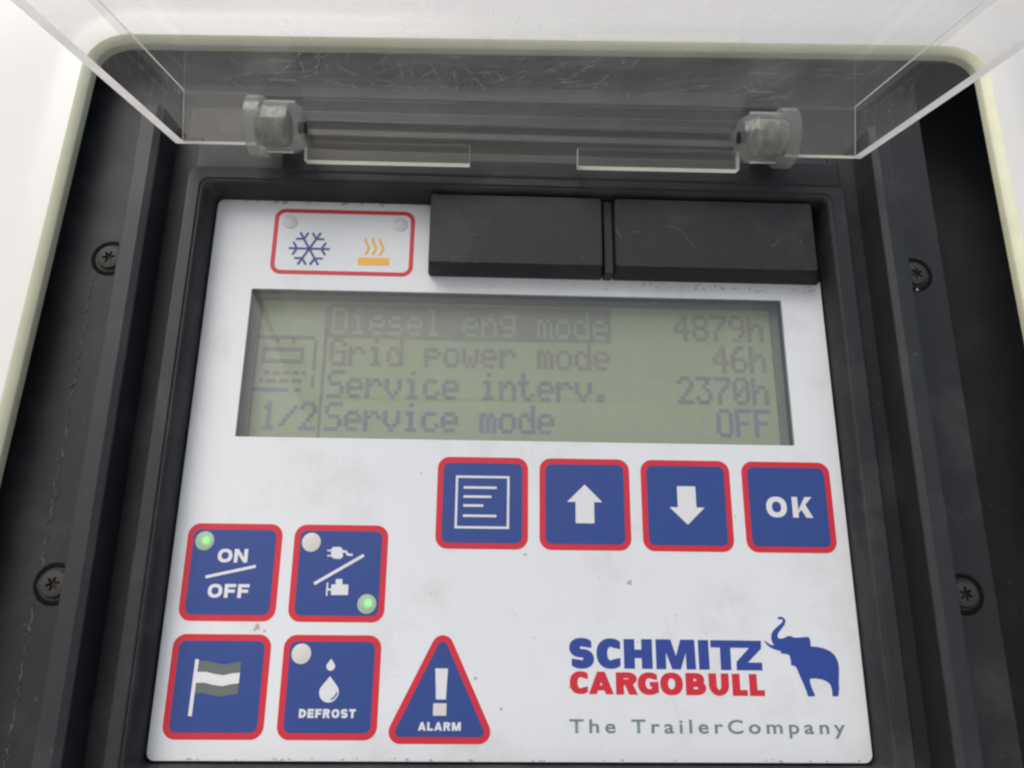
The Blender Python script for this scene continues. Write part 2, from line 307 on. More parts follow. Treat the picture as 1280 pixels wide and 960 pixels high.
mb.loft(ring, 0); mb.build('panel_skin', M['cover'], panel, smooth=True)
mb = MB(); mb.loft([at_h(grow(hole, 1.5), ft), at_h(grow(hole, 1.2), ft + .1), at_h(grow(hole, -.6), -4.7), at_h(grow(hole, -.75), -4.4), at_h(grow(hole, -.75), bk), at_h(grow(hole, 5), bk)], 0)
mb.build('opening_edge', M['cut'], panel, smooth=True, label='cream coloured cut edge of the opening')

# ------------------------------------------------------------------ control unit
unit = thing('control_unit', 'black refrigeration control unit with white keypad, green display and raised clear lid', 'control panel')
# back cavity and flange
mb = MB(); mb.box(-175, 185, 22, 24, -190, 150); mb.build('back_plate', M['deep'], unit)
mb = MB(); mb.loft([at_h(rrect(-88, 88, -100, 60, 3), 9), at_h(rrect(-88, 88, -100, 60, 3), 4), at_h(rrect(-141, 120.3, -170, 102, 6), 4), at_h(rrect(-141, 120.3, -170, 102, 6), 22)], 0)
for a, b in ((-95.2, -87.9), (87.9, 95.2)): mb.box(a, b, -2.2, 4.2, -165, 64)
mb.build('flange', M['black'], unit, bevel=.4)
# side rails
for s in (-1, 1):
    prof = [(101.3, 4), (101.1, -11.6), (100.7, -12), (96.9, -12), (95.3, -11.0), (94.3, 4)]
    mb = MB(); mb.loft([[(s * x, h, z) for x, h in prof] for z in (-165, 65, 67)], 0, caps=True)
    mb.build('side_rail', M['rail'], unit, bevel=.35)
# stepped frame round the keypad
def fr(d, h, r): return at_h(rrect(-82.7 - d, 82.7 + d, -94.4 - d, 46.0 + d, r), h)
mb = MB()
mb.loft([fr(6.2, 6, 3.5), fr(5.9, -7.3, 3.5), fr(5.2, -8, 3.0), fr(2.3, -8, 2.6), fr(1.9, -7.5, 2.4), fr(1.6, -7.5, 2.2), fr(1.2, -7.2, 2.0), fr(.8, -6.6, 2.0), fr(0.15, .6, 1.6)], 0)
mb.build('keypad_frame', M['frame'], unit, smooth=True)
mb = MB(); mb.prism(rrect(-64, 87.6, 50.2, 57.5, 1.2), -8.4, 2); mb.prism(rrect(-88.0, -62, 51.0, 60, 1.2), -5.6, 2); mb.build('hinge_step', M['frame'], unit, bevel=.7)
# stepped hinge ledge above, seen through the lid
mb = MB()
mb.box(-93, 93, 4, -1.0, 60, 74.5); mb.box(-60, 60.5, -1, -4.5, 64.0, 66.2); mb.box(-60, 60.5, -1, -3.0, 69.4, 70.4)
mb.build('hinge_ledge', M['frame'], unit, bevel=.35)
# grimy sealant line along the left of the flange
mb = MB(); loops = []
z = 26.0
while z > -150:
    cx = -114.6 + random.gauss(0, .35) - (0.004 * (26 - z)); wv = abs(random.gauss(.12, .14)) + .03
    loops.append([(cx - wv, 3.95, z), (cx - wv * .5, 3.95 - .12 * random.random() - .03, z), (cx + wv * .5, 3.95 - .12 * random.random() - .03, z), (cx + wv, 3.95, z)]); z -= random.uniform(.4, 1.1)
mb.loft(loops, 0); mb.build('sealant_line', M['seal'], unit, smooth=True, label='dusty grey sealant line')
# screws
def screw_mesh():
    n = 48; mb = MB()
    c = lambda r, h: [(r * math.cos(2 * math.pi * i / n), h, r * math.sin(2 * math.pi * i / n)) for i in range(n)]
    st = lambda r, h: [((r + .42 * r * math.cos(6 * 2 * math.pi * i / n)) * math.cos(2 * math.pi * i / n + .3), h, (r + .42 * r * math.cos(6 * 2 * math.pi * i / n)) * math.sin(2 * math.pi * i / n + .3)) for i in range(n)]
    mb.loft([c(3.2, 0), c(3.2, -.5), c(3.0, -.8), c(2.3, -1.0), st(1.25, -1.05), st(1.15, -.2)], 0); mb.add(st(1.15, -.2), [tuple(range(n))], 1)
    return mb
def shade_ring_mesh():  # near-black ring painted round each screw in place of its shadow
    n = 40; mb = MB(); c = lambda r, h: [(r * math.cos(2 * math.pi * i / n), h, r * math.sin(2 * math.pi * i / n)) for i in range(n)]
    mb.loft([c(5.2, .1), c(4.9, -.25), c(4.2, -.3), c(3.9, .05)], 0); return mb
first = None
for (x, z, a) in ((-111.0, 29.6, .2), (-111.0, -56.1, 1.1), (111.7, 30.4, 2.0), (112.1, -56.3, .7)):
    if first is None:
        s1 = screw_mesh().build('screw', [M['steel'], M['deep']], unit, smooth=True); s2 = shade_ring_mesh().build('screw_shade_ring', M['shade_ring'], s1, smooth=True); first = (s1, s2)
    else:
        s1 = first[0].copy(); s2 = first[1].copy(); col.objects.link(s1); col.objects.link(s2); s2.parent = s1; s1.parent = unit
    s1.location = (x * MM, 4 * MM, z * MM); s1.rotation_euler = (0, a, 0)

# ------------------------------------------------------------------ keypad front plate
DX0, DX1, DZ0, DZ1 = -70.77, 71.25, -20.03, 20.03
mb = MB(); o_ = rrect(-82.5, 82.5, -94.15, 46.2, 1.9); i_ = rrect(DX0, DX1, DZ0, DZ1, .4)
mb.loft([at_h(o_, 1.2), at_h(o_, .15), at_h(rrect(-82.35, 82.35, -94.0, 46.05, 1.8), 0), at_h(i_, 0), at_h(i_, .9)], 0)
plate = mb.build('keypad_plate', M['white'], unit)
def sub(mb, name, mat, parent, **k): return mb.build(name, mat, parent, **k)

# ------------------------------------------------------------------ display
mb = MB(); mb.sheet(rrect(DX0 - 4, DX1 + 4, DZ0 - 4, DZ1 + 4, .5), 5.2); disp = mb.build('display', M['lcd'], unit)
mb = MB(); q = .35
mb.loft([at_h(rrect(DX0 - q, DX1 + q, DZ0 - q, DZ1 + q, .4), .95), at_h(rrect(DX0 - q, DX1 + q, DZ0 - q, DZ1 + q, .4), 4.2)]); mb.build('display_wall', M['lcdwall'], disp)
mb = MB(); mb.loft([at_h(rrect(DX0 - 4, DX1 + 4, DZ0 - 4, DZ1 + 4, .4), 4.25), at_h(rrect(-69.2, 69.6, -19.6, 18.9, .3), 4.25), at_h(rrect(-69.2, 69.6, -19.6, 18.9, .3), 5.1)]); mb.build('display_rim', M['lcdrim'], disp)
mb = MB(); mb.box(DX0 + .02, DX1 - .02, .12, .6, DZ0 + .02, DZ1 - .02); mb.build('display_window', M['window'], disp)
FONT = {'D': '11110 10001 10001 10001 10001 10001 11110', 'i': '00100 00000 01100 00100 00100 00100 01110', 'e': '00000 00000 01110 10001 11111 10000 01110', 's': '00000 00000 01110 10000 01110 00001 11110',
 'l': '01100 00100 00100 00100 00100 00100 01110', 'n': '00000 00000 10110 11001 10001 10001 10001', 'g': '00000 01111 10001 10001 01111 00001 01110', 'm': '00000 00000 11010 10101 10101 10101 10101', 'o': '00000 00000 01110 10001 10001 10001 01110',
 'd': '00001 00001 01101 10011 10001 10001 01111', 'G': '01110 10001 10000 10111 10001 10001 01111', 'r': '00000 00000 10110 11001 10000 10000 10000', 'p': '00000 00000 11110 10001 11110 10000 10000', 'w': '00000 00000 10001 10001 10101 10101 01010',
 'S': '01111 10000 10000 01110 00001 00001 11110', 'v': '00000 00000 10001 10001 10001 01010 00100', 'c': '00000 00000 01110 10000 10000 10001 01110', 't': '01000 01000 11100 01000 01000 01001 00110', '.': '00000 00000 00000 00000 00000 01100 01100',
 'O': '01110 10001 10001 10001 10001 10001 01110', 'F': '11111 10000 10000 11110 10000 10000 10000', '1': '00100 01100 00100 00100 00100 00100 01110', '/': '00000 00001 00010 00100 01000 10000 00000', '2': '01110 10001 00001 00010 00100 01000 11111',
 '4': '00010 00110 01010 10010 11111 00010 00010', '8': '01110 10001 10001 01110 10001 10001 01110', '7': '11111 00001 00010 00100 01000 01000 01000', '9': '01110 10001 10001 01111 00001 00010 01100', 'h': '10000 10000 10110 11001 10001 10001 10001',
 '6': '00110 01000 10000 11110 10001 10001 01110', '3': '11111 00010 00100 00010 00001 10001 01110', '0': '01110 10001 10011 10101 11001 10001 01110', ' ': '00000 00000 00000 00000 00000 00000 00000'}
PW, PH = .84, 1.10
LX, LZ = -50.1, 17.2           # left edge of the text and top of the first row
def cell(mb, cx, cz, wd=1.0): mb.sheet([(cx, cz - PH * .97), (cx + PW * wd, cz - PH * .97), (cx + PW * wd, cz), (cx, cz)], 5.12)
def lcd_text(name, txt, x, row, mat, inv=False, bold=True):
    mb = MB(); on = set(); n = len(txt)
    for k, c in enumerate(txt):
        for r_, line in enumerate(FONT[c].split()):
            for q_, b_ in enumerate(line):
                if b_ == '1': on.add((k * 6 + q_, r_))
    if inv: on = {(a, b) for a in range(-1, n * 6) for b in range(-1, 8)} - on
    for k_, (a, b) in enumerate(sorted(on)): cell(mb, x + a * PW, LZ - row * 8.85 - b * PH, 1.0 if inv or (a + 1, b) in on else 1.42)
    return mb.build(name, mat, disp)
lcd_text('display_text', 'Diesel eng mode', LX, 0, M['dot_warm'], True)
lcd_text('display_text', 'Grid power mode', LX, 1, M['dot_warm'])
lcd_text('display_text', 'Service interv.', LX, 2, M['dot_violet'])
lcd_text('display_text', 'Service mode', LX, 3, M['dot_blue'])
for k, (t_, mt) in enumerate((('4879h', 'dot_warm'), ('46h', 'dot_warm'), ('2370h', 'dot_violet'), ('OFF', 'dot_blue'))):
    lcd_text('display_text', t_, 67.2 - (len(t_) * 6 - 1) * PW, k, M[mt])
lcd_text('display_text', '1/2', LX - 3.3 * 6 * PW, 3, M['dot_blue'])
mb = MB()
for r_ in range(35): cell(mb, LX - 2 * PW, LZ - r_ * PH)
mb.build('display_divider', M['dot'], disp)
mb = MB(); ic = set()
for a in range(0, 19): ic.add((a, 0))
for b in range(1, 9): ic.add((19, b))
for a in range(3, 16): ic |= {(a, 3), (a, 6)}
for b in (4, 5): ic |= {(3, b), (15, b)}
for a in range(3, 17): ic |= ({(a, 9)} if a % 3 else set()) | ({(a, 11)} if a % 4 else set()) | ({(a, 1)} if a % 5 == 2 else set())
for b in range(10, 13): ic.add((19, b))
for a, b in ic: cell(mb, LX - (24 - a) * PW, LZ - 8.4 - b * PH)
mb.build('display_icon', M['dot'], disp)
mb = MB()
for a in list(range(0, 12)) + [14, 15]: cell(mb, LX - (24 - a) * PW, LZ - 8.4 - 13.2 * PH)

mb.build('display_icon', M['dot_blue'], disp)

# ------------------------------------------------------------------ keys
def key(name, x, z, label, hw=11.3):
    mb = MB(); mb.prism(rrect(x - hw, x + hw, z - hw, z + hw, 2.9), -.06, .05); k = mb.build(name, M['red'], unit, label=label)
    mb = MB(); mb.prism(rrect(x - hw + 1.45, x + hw - 1.45, z - hw + 1.45, z + hw - 1.45, 1.6), -.10, .03); mb.build('key_face', M['blue'], k)
    return k
SY = -.15
def sym(polys, name, mat, parent, h=SY):
    mb = MB()
    for i, p in enumerate(polys): mb.prism(p, h - .004 * (i % 6), h + .08)
    return mb.build(name, mat, parent)
def lamp(x, z, parent, mat, r=2.25):
    mb = MB(); n = 40; mb.loft([at_h(circle(x, z, r), 0), at_h(circle(x, z, r), -.18), at_h(circle(x, z, r * .97), -.2)], 0, caps=True); return mb.build('indicator_light', mat, parent, smooth=True)
rc = lambda a, b, c, d: [(a, c), (b, c), (b, d), (a, d)]
# menu
k = key('menu_key', -8.5, -35.65, 'key with a framed page of text lines')
P = []; a, b, c, d, tt = -15.2, -1.85, -42.05, -29.05, .56
P += [rc(a, b, d - tt, d), rc(a, b, c, c + tt), rc(a, a + tt, c + tt, d - tt), rc(b - tt, b, c + tt, d - tt)]
for x1, zc in ((-5.0, -32.0), (-6.3, -34.25), (-8.3, -36.45), (-5.0, -38.95)): P.append(rc(-13.2, x1, zc - .29, zc + .29))
sym(P, 'page_symbol', M['pale'], k)
k = key('up_key', 16.94, -35.65, 'key with an arrow pointing up')
sym([[(16.93, -30.85), (21.27, -35.2), (19.22, -35.2), (19.22, -40.42), (14.6, -40.42), (14.6, -35.2), (12.52, -35.2)]], 'arrow_symbol', M['pale'], k)
k = key('down_key', 42.43, -35.65, 'key with an arrow pointing down')
sym([[(40.16, -30.93), (44.8, -30.93), (44.8, -36.18), (46.89, -36.18), (42.45, -40.45), (38.07, -36.18), (40.16, -36.18)]], 'arrow_symbol', M['pale'], k)
k = key('ok_key', 68.1, -35.65, 'key lettered OK')
mb = MB(); word(mb, 'OK', 62.45, 74.1, -38.35, -33.2, 1.42, SY, gap=.3); mb.build('key_lettering', M['pale'], k)
k = key('power_key', -68.0, -52.9, 'key lettered ON and OFF with its green light lit')
mb = MB(); word(mb, 'ON', -71.6, -64.5, -50.78, -47.6, .86, SY); word(mb, 'OFF', -73.0, -63.35, -58.92, -55.77, .86, SY, gap=.16); mb.build('key_lettering', M['pale'], k)
sym([strip([(-73.91, -54.22), (-62.34, -51.6)], .68)], 'slash_symbol', M['pale'], k)
lamp(-75.1, -45.76, k, led_lit('lit_green_diode', (-74.75, -.22, -45.66), (.035, .95, .05), 1.5))
k = key('source_key', -42.5, -52.9, 'key with mains plug and engine symbols')
sym([[(-44.38, -46.87), (-42.58, -46.85), (-41.94, -47.44), (-41.81, -49.21), (-42.5, -49.68), (-44.06, -49.58), (-44.64, -49.0), (-44.76, -47.47)], rc(-45.65, -44.5, -47.9, -47.53), rc(-45.56, -44.4, -49.13, -48.77), strip([(-42.1, -47.91), (-41.19, -47.9), (-40.65, -48.66), (-39.51, -48.65)], .5)], 'plug_symbol', M['pale'], k)
sym([strip([(-48.18, -55.51), (-36.81, -48.74)], .72)], 'slash_symbol', M['pale'], k)
sym([[(-44.1, -55.64), (-43.1, -55.63), (-43.1, -54.36), (-41.55, -54.36), (-41.5, -55.61), (-40.05, -55.61), (-40.0, -58.02), (-44.0, -58.05)], rc(-45.2, -44.84, -58.23, -55.19), rc(-44.84, -44.05, -57.02, -56.56)], 'engine_symbol', M['pale'], k)
lamp(-49.63, -45.81, k, M['led']); lamp(-35.4, -60.03, k, led_lit('lit_green_diode', (-35.1, -.22, -59.84), (.035, .95, .05), 1.5))
k = key('flag_key', -68.3, -78.4, 'key with a striped flag on a pole')
F0 = [(-73.25, -73.05), (-71.25, -73.03), (-69.19, -73.5), (-67.17, -73.75), (-65.23, -73.31), (-63.5, -73.14)]; dz = (0, 2.33, 4.66, 6.9)
def lane(i): return [(x - .02 * i, z - dz[i]) for x, z in F0]
sym([lane(0) + lane(1)[::-1], lane(2) + lane(3)[::-1]], 'flag_stripe', M['grey'], k)
sym([lane(1) + lane(2)[::-1], [(-74.0, -72.6), (-73.2, -72.7), (-73.34, -84.8), (-74.18, -84.74)]], 'flag_symbol', M['pale'], k, SY - .03)
k = key('defrost_key', -42.75, -78.4, 'key with two water drops lettered DEFROST')
def drop(cx, tip, cz, r): return [(cx, tip)] + [(cx + r * math.cos(R(a)), cz + r * math.sin(R(a))) for a in range(28, -209, -8)]
sym([drop(-42.87, -72.3, -73.95, .98), drop(-42.85, -76.1, -79.55, 2.22)], 'drop_symbol', M['pale'], k)
sym([strip([(-42.3, -81.1), (-41.7, -80.75), (-41.25, -80.2), (-41.05, -79.55)], .3)], 'drop_shine', M['blue'], k, SY - .1)
mb = MB(); word(mb, 'DEFROST', -49.3, -36.45, -85.05, -83.15, .56, SY, gap=.2); mb.build('key_lettering', M['pale'], k)
lamp(-49.85, -71.28, k, M['led'])
# alarm triangle
def rtri(pts, r):
    out = []; angs = ((150, 30), (270, 150), (30, -90))
    for (x, z), (a0, a1) in zip(pts, ((153, 27), (-90, -207), (27, -90))):
        pass
    (ax, az), (lx, lz), (rx, rz) = pts; sl = math.degrees(math.atan2(az - lz, ax - lx)) ; sr = math.degrees(math.atan2(az - rz, rx - ax))
    for (cx, cz, a0, a1) in ((ax, az, 90 - sr + 0, 90 + sl), (lx, lz, 90 + sl, 270), (rx, rz, 270, 450 - sr)):
        for i in range(11): t = R(a0 + (a1 - a0) * i / 10); out.append((cx + r * math.cos(t), cz + r * math.sin(t)))
    return out
TP = [(-17.14, -69.5), (-26.2, -87.8), (-8.25, -87.8)]
mb = MB(); mb.prism(rtri(TP, 2.6), -.06, .05); k = mb.build('alarm_key', M['red'], unit, label='triangular key lettered ALARM')
mb = MB(); mb.prism(rtri(TP, 1.15), -.10, .03); mb.build('key_face', M['blue'], k)
sym([[(-18.67, -74.27), (-15.73, -74.27), (-16.0, -80.96), (-18.27, -80.97)]], 'exclamation_symbol', M['pale'], k)
sym([rc(-18.85, -15.8, -84.43, -81.8)], 'indicator_light', M['led'], k)
mb = MB(); word(mb, 'ALARM', -22.15, -12.4, -87.6, -85.8, .52, SY, gap=.17); mb.build('key_lettering', M['pale'], k)

# ------------------------------------------------------------------ heating and cooling indicator
mb = MB(); mb.loft([at_h(rrect(-66.6, -28.5, 24.4, 43.75, 2.9), -.02), at_h(rrect(-66.6, -28.5, 24.4, 43.75, 2.9), -.07), at_h(rrect(-65.45, -29.65, 25.55, 42.6, 1.8), -.07), at_h(rrect(-65.45, -29.65, 25.55, 42.6, 1.8), -.02)])
ind = mb.build('mode_indicator', M['red'], unit, label='red outlined cooling and heating indicator')
P = []
for i in range(6):
    a = R(60 * i); u = Vector((math.cos(a), math.sin(a))); c0 = Vector((-56.6, 31.95))
    P.append(strip([c0 + u * .02, c0 + u * 5.5], .62))
    for s in (-1, 1):
        v_ = Vector((math.cos(a + s * R(60)), math.sin(a + s * R(60)))); b0 = c0 + u * 3.3; P.append(strip([b0, b0 + v_ * 2.15], .6))
sym(P, 'snowflake_symbol', M['blue'], ind, -.08)
P = [rc(-43.3, -34.95, 27.55, 29.7)]
for i in range(3):
    x = -41.6 + i * 1.95; P.append(strip([(x - .05, 35.4), (x + .08, 34.2), (x + .85, 33.0), (x + .95, 32.3), (x + .7, 31.6), (x + .1, 30.5)], .62))
sym(P, 'heat_symbol', M['yellow'], ind, -.08)
for x in (-62.41, -32.5):
    o = lamp(x, 39.8, ind, M['ledwhite'], 2.0); mb = MB(); mb.prism(circle(x - .2, 39.7, .75, 20), -.26, -.2); mb.build('diode', M['ledcore'], ind)

# ------------------------------------------------------------------ printed logo and tagline
mb = MB(); i = 0
for c, b in (('S', (12.62, 18.45, -74.1, -67.25)), ('C', (19.06, 24.69, -74.1, -67.3)), ('H', (25.56, 32.3, -74.02, -67.42)), ('I', (43.3, 45.8, -74.12, -67.5))):
    for p in glyph(c, *b, 2.55, 1.9): mb.prism(p, -.05 - .004 * (i % 5), .05); i += 1
for p in ([(33.17, -74.08), (35.5, -74.08), (35.6, -67.42), (33.17, -67.42)], [(40.3, -74.1), (42.55, -74.1), (42.45, -67.45), (40.2, -67.45)], [(34.5, -67.42), (36.75, -67.42), (38.85, -74.1), (36.9, -74.1)], [(39.1, -67.45), (41.3, -67.45), (38.95, -74.1), (37.0, -74.1)]): mb.prism(p, -.05 - .004 * (i % 5), .05); i += 1
mb.prism([(46.29, -67.5), (58.5, -67.55), (58.4, -69.34), (55.0, -72.47), (58.38, -72.47), (58.36, -74.22), (52.2, -74.19), (52.3, -72.3), (55.5, -69.2), (51.0, -69.2), (50.95, -74.19), (48.45, -74.17), (48.5, -69.18), (46.27, -69.15)], -.05, .05)
mb.build('blue_logo_lettering', M['blue2'], plate)
mb = MB(); i = 0
for c, b in (('C', (12.66, 16.9, -79.65, -74.65)), ('A', (17.1, 22.95, -79.65, -74.73)), ('R', (23.48, 28.6, -79.7, -74.82)), ('G', (28.6, 33.5, -79.75, -74.8)), ('O', (33.9, 39.25, -79.78, -74.8)), ('B', (39.9, 44.7, -79.74, -74.87)), ('U', (45.36, 50.15, -79.85, -74.93)), ('L', (50.9, 54.45, -79.83, -74.97)), ('L', (54.95, 58.5, -79.84, -75.02))):
    for p in glyph(c, *b, 1.85, 1.3): mb.prism(p, -.05 - .004 * (i % 5), .05); i += 1
mb.build('red_logo_lettering', M['red'], plate)
ELE = [(63.04, -62.19), (63.76, -61.99), (64.45, -62.23), (64.9, -62.92), (64.6, -63.78), (63.8, -64.72), (63.02, -65.53), (62.61, -66.33), (62.68, -66.86), (63.17, -67.04), (64.03, -66.92), (64.91, -66.52), (65.77, -66.38), (66.44, -66.75), (67.71, -66.76), (69.14, -66.62), (70.0, -66.58), (70.28, -66.8), (70.44, -67.4), (70.43, -68.72), (72.02, -68.84), (73.68, -69.2), (75.02, -69.79), (76.05, -70.7), (76.61, -72.01), (76.75, -73.44), (76.56, -75.0), (76.3, -76.8), (76.25, -78.09), (75.88, -79.8), (74.49, -79.81), (74.51, -78.35), (74.22, -77.2), (73.45, -76.56), (72.39, -76.11), (71.01, -75.88), (69.61, -75.94), (69.42, -76.46), (69.7, -77.87), (70.25, -79.27), (70.33, -79.83), (68.61, -79.84), (68.47, -79.03), (67.83, -77.11), (66.94, -74.8), (66.5, -73.51), (65.98, -73.12), (65.29, -73.0), (65.27, -71.7), (65.08, -70.78), (64.54, -70.53), (63.15, -70.4), (63.06, -69.88), (61.82, -69.55), (60.74, -69.11), (59.94, -68.54), (59.39, -67.81), (59.33, -67.46), (60.0, -67.93), (60.79, -68.45), (61.63, -68.58), (61.18, -67.92), (61.0, -67.0), (61.14, -66.07), (61.63, -65.27), (62.55, -64.47), (63.46, -63.79), (64.14, -63.2), (64.18, -62.71), (63.85, -62.58), (63.42, -62.67), (63.06, -62.59)]
sym([ELE], 'elephant_emblem', M['blue2'], plate, -.05)
cu = bpy.data.curves.new('tagline', 'FONT'); cu.body = 'The TrailerCompany'; cu.size = 1; cu.space_character = 1.38; cu.offset = .016
to = bpy.data.objects.new('tagline_source', cu); col.objects.link(to); dg = bpy.context.evaluated_depsgraph_get(); dg.update()
me = bpy.data.meshes.new_from_object(to.evaluated_get(dg)); bpy.data.objects.remove(to)
xs = [v.co.x for v in me.vertices]; capH = .729
kx = (76.7 - 12.5) / (max(xs) - min(xs)); kz = 3.0 / capH * 1.0; x_min = min(xs)
for v in me.vertices: v.co = Vector((12.5 + (v.co.x - x_min) * kx, -.06, -87.9 + v.co.y * kz)) * MM
me.materials.clear(); me.materials.append(M['tag']); o = bpy.data.objects.new('tagline_lettering', me); col.objects.link(o); o.parent = plate
# grime marks on the keypad
mb = MB()
def blot(x, z, r, n=9, st=1.0):
    mb.sheet([(x + r * st * math.cos(2 * math.pi * i / n) * random.uniform(.4, 1.1), z + r * math.sin(2 * math.pi * i / n) * random.uniform(.4, 1.1)) for i in range(n)], -.012 - .003 * random.random())
for _ in range(70): blot(random.uniform(-80, 80), random.uniform(-93, 24), random.choice((.12, .15, .2, .28)))
for _ in range(45): blot(random.uniform(-80, 22), 45.9 - abs(random.gauss(0, .35)), random.uniform(.15, .5), st=1.8)
for _ in range(34): blot(random.uniform(-78, 80), -93.9 + abs(random.gauss(0, .25)), random.uniform(.12, .35), st=1.8)
for x, z, r in ((-60.6, -65.4, .8), (-61.2, -66, .5), (2.2, -48.2, .5), (27.5, -54.4, .7), (-3.2, -83, .5), (-9.2, -76.4, .5), (-58.9, -66.3, .4), (45.5, -33, .4)): blot(x, z, r)
for _ in range(35): blot(random.gauss(52, 20), 23.2 + random.gauss(0, .5), random.uniform(.12, .4), st=2)
o = mb.build('grime_marks', M['dirt'], plate); o['kind'] = 'stuff'

# ------------------------------------------------------------------ two blank rubber covers
def cap(x0, x1, bx0, bx1, lab, zt=45.9, zb=25.9, base=24.7):
    mb = MB(); F = -6.4
    mb.loft([at_h(rrect(bx0, bx1, base, 46.2, 1.0), .1), at_h(rrect(bx0, bx1, base, 46.2, 1.0), -1.0), at_h(rrect(x0, x1, zb, zt, .9), F + .25), at_h(rrect(x0 + .25, x1 - .25, zb + .25, zt - .25, .8), F)], 0, caps=True)
    return mb.build('blank_cover', M['rubber'], unit, smooth=True, label=lab)
def scuffs(parent, lines, h):
    for L in lines:
        path = [(x + random.gauss(0, .12), z + random.gauss(0, .12)) for x, z in L]; mb = MB()
        mb.sheet(strip(path, random.uniform(.10, .2)), h); mb.build('scuff_mark', M['scuff'], parent)
c1 = cap(-23.9, 22.0, -24.3, 22.6, 'shorter plain black rubber cover beside the red outlined indicator')
c2 = cap(25.5, 79.4, 25.3, 82.0, 'longer black rubber cover with pale scuffs at the right end')
scuffs(c1, [[(-13, 34.3), (-12, 33.9), (-11.2, 34)], [(-15, 37), (-14.6, 36.8)], [(16, 28.6), (17, 28)], [(-16.8, 45), (-16.2, 45.1)]], -6.42)
scuffs(c2, [[(39, 38), (42, 37.5), (44, 36), (44.8, 34.4), (46.5, 32.6)], [(67.5, 32.6), (69, 34.2), (69.5, 35.2)], [(30, 36.2), (32, 36)], [(26, 37), (26.4, 35), (27, 34.2)], [(75.5, 35), (75.9, 34)]], -6.42)
def wear(parent, x0, x1, n):
    mb = MB()
    for _ in range(n):
        x, z, a, L = random.uniform(x0 + 2, x1 - 2), random.uniform(27.5, 44.5), random.gauss(R(20), .8), random.uniform(.5, 3.2)
        mb.sheet(strip([(x, z), (x + L * .5 * math.cos(a), z + L * .5 * math.sin(a) + random.gauss(0, .1)), (x + L * math.cos(a), min(45.4, max(26.4, z + L * math.sin(a))))], random.uniform(.05, .14)), -6.41 - .003 * random.random())
    for _ in range(n):
        x, z = random.uniform(x0 + .5, x1 - .5), random.choice((random.gauss(26.15, .12), random.gauss(45.6, .1)))
        q_ = random.uniform(.06, .25); mb.sheet([(x + 2.2 * q_ * math.cos(i) , z + q_ * .5 * math.sin(i)) for i in range(6)], -6.41 - .003 * random.random())
    o = mb.build('wear_marks', M['scuff2'], parent); o['kind'] = 'stuff'
wear(c1, -23.9, 22.0, 60); wear(c2, 25.5, 79.4, 90)
mb = MB(); mb.box(22.75, 25.15, -4.6, .1, 24.6, 46); mb.build('cover_divider', M['frame'], unit, bevel=.3)

# ------------------------------------------------------------------ clear hinged lid, raised
ANG = R(14); ROLL = R(.38)
def LP(x, u, w_):
    """lid coordinates: x along the hinge, u from the hinge out along the raised lid, w from the free edge up to the lid face"""
    y = -u * math.cos(ANG) - w_ * math.sin(ANG); z = -u * math.sin(ANG) + w_ * math.cos(ANG)
    return (0.6 + x * math.cos(ROLL) - z * math.sin(ROLL), -12.2 + y, 55.9 + z * math.cos(ROLL) + x * math.sin(ROLL))
def lbox(mb, x0, x1, u0, u1, w0, w1, mats):
    """mats: material index for -x, +x, -u, +u, -w, +w faces (None leaves a face out)"""
    c = [LP(x, u, v_) for x in (x0, x1) for u in (u0, u1) for v_ in (w0, w1)]
    f = [(0, 1, 3, 2), (4, 6, 7, 5), (0, 4, 5, 1), (2, 3, 7, 6), (0, 2, 6, 4), (1, 5, 7, 3)]
    keep = [(ff, m) for ff, m in zip(f, mats) if m is not None]; mb.add(c, [k[0] for k in keep], [k[1] for k in keep])
LL, WD, TH, HW = 150, 13.2, 2.5, 91.0
mb = MB()
lbox(mb, -HW, HW, 0, LL, WD, WD + TH, (0, 0, 0, 2, 1, 1))                                 # lid face
lbox(mb, -HW, -HW + TH, 0, LL, 0, WD, (0, 0, None, 2, 2, None)); lbox(mb, HW - TH, HW, 0, LL, 0, WD, (0, 0, None, 2, 2, None))    # side walls
lbox(mb, -HW + TH, HW - TH, LL - TH, LL, 0, WD, (None, None, 0, 0, 2, None))              # front wall
for s in (-1, 1):                                                                        # hinge wall, outer ends
    a, b = sorted((s * (HW - TH), s * 70)); lbox(mb, a, b, 0, 2.2, 0, WD, (None, None, 0, 0, 3, None))
    e0, e1 = sorted((s * (HW - TH - .02), s * (HW - TH - .14))); lbox(mb, e0, e1, 2.2, 2.35, 0, WD, (2, 2, 2, 2, 2, None))
    e0, e1 = sorted((s * (HW - TH - .02), s * (HW - TH - .2))); lbox(mb, e0, e1, 2.5, LL - TH, WD - .2, WD, (2, 2, 2, 2, 2, None))  # thin pale rods paint the bright refraction lines along the inner corners
    a, b = sorted((s * 57, s * 14.2)); lbox(mb, a, b, -.2, 2.9, -4.6, .4, (2, 2, 0, 0, 3, 0))   # thick lip at the hinge edge
    lbox(mb, a, b, 0, 2.0, .4, 6.4, (0, 0, 0, 0, None, None))
lbox(mb, -14.2, 14.2, .2, 1.0, -3.2, 6.4, (0, 0, 0, 0, 0, None))
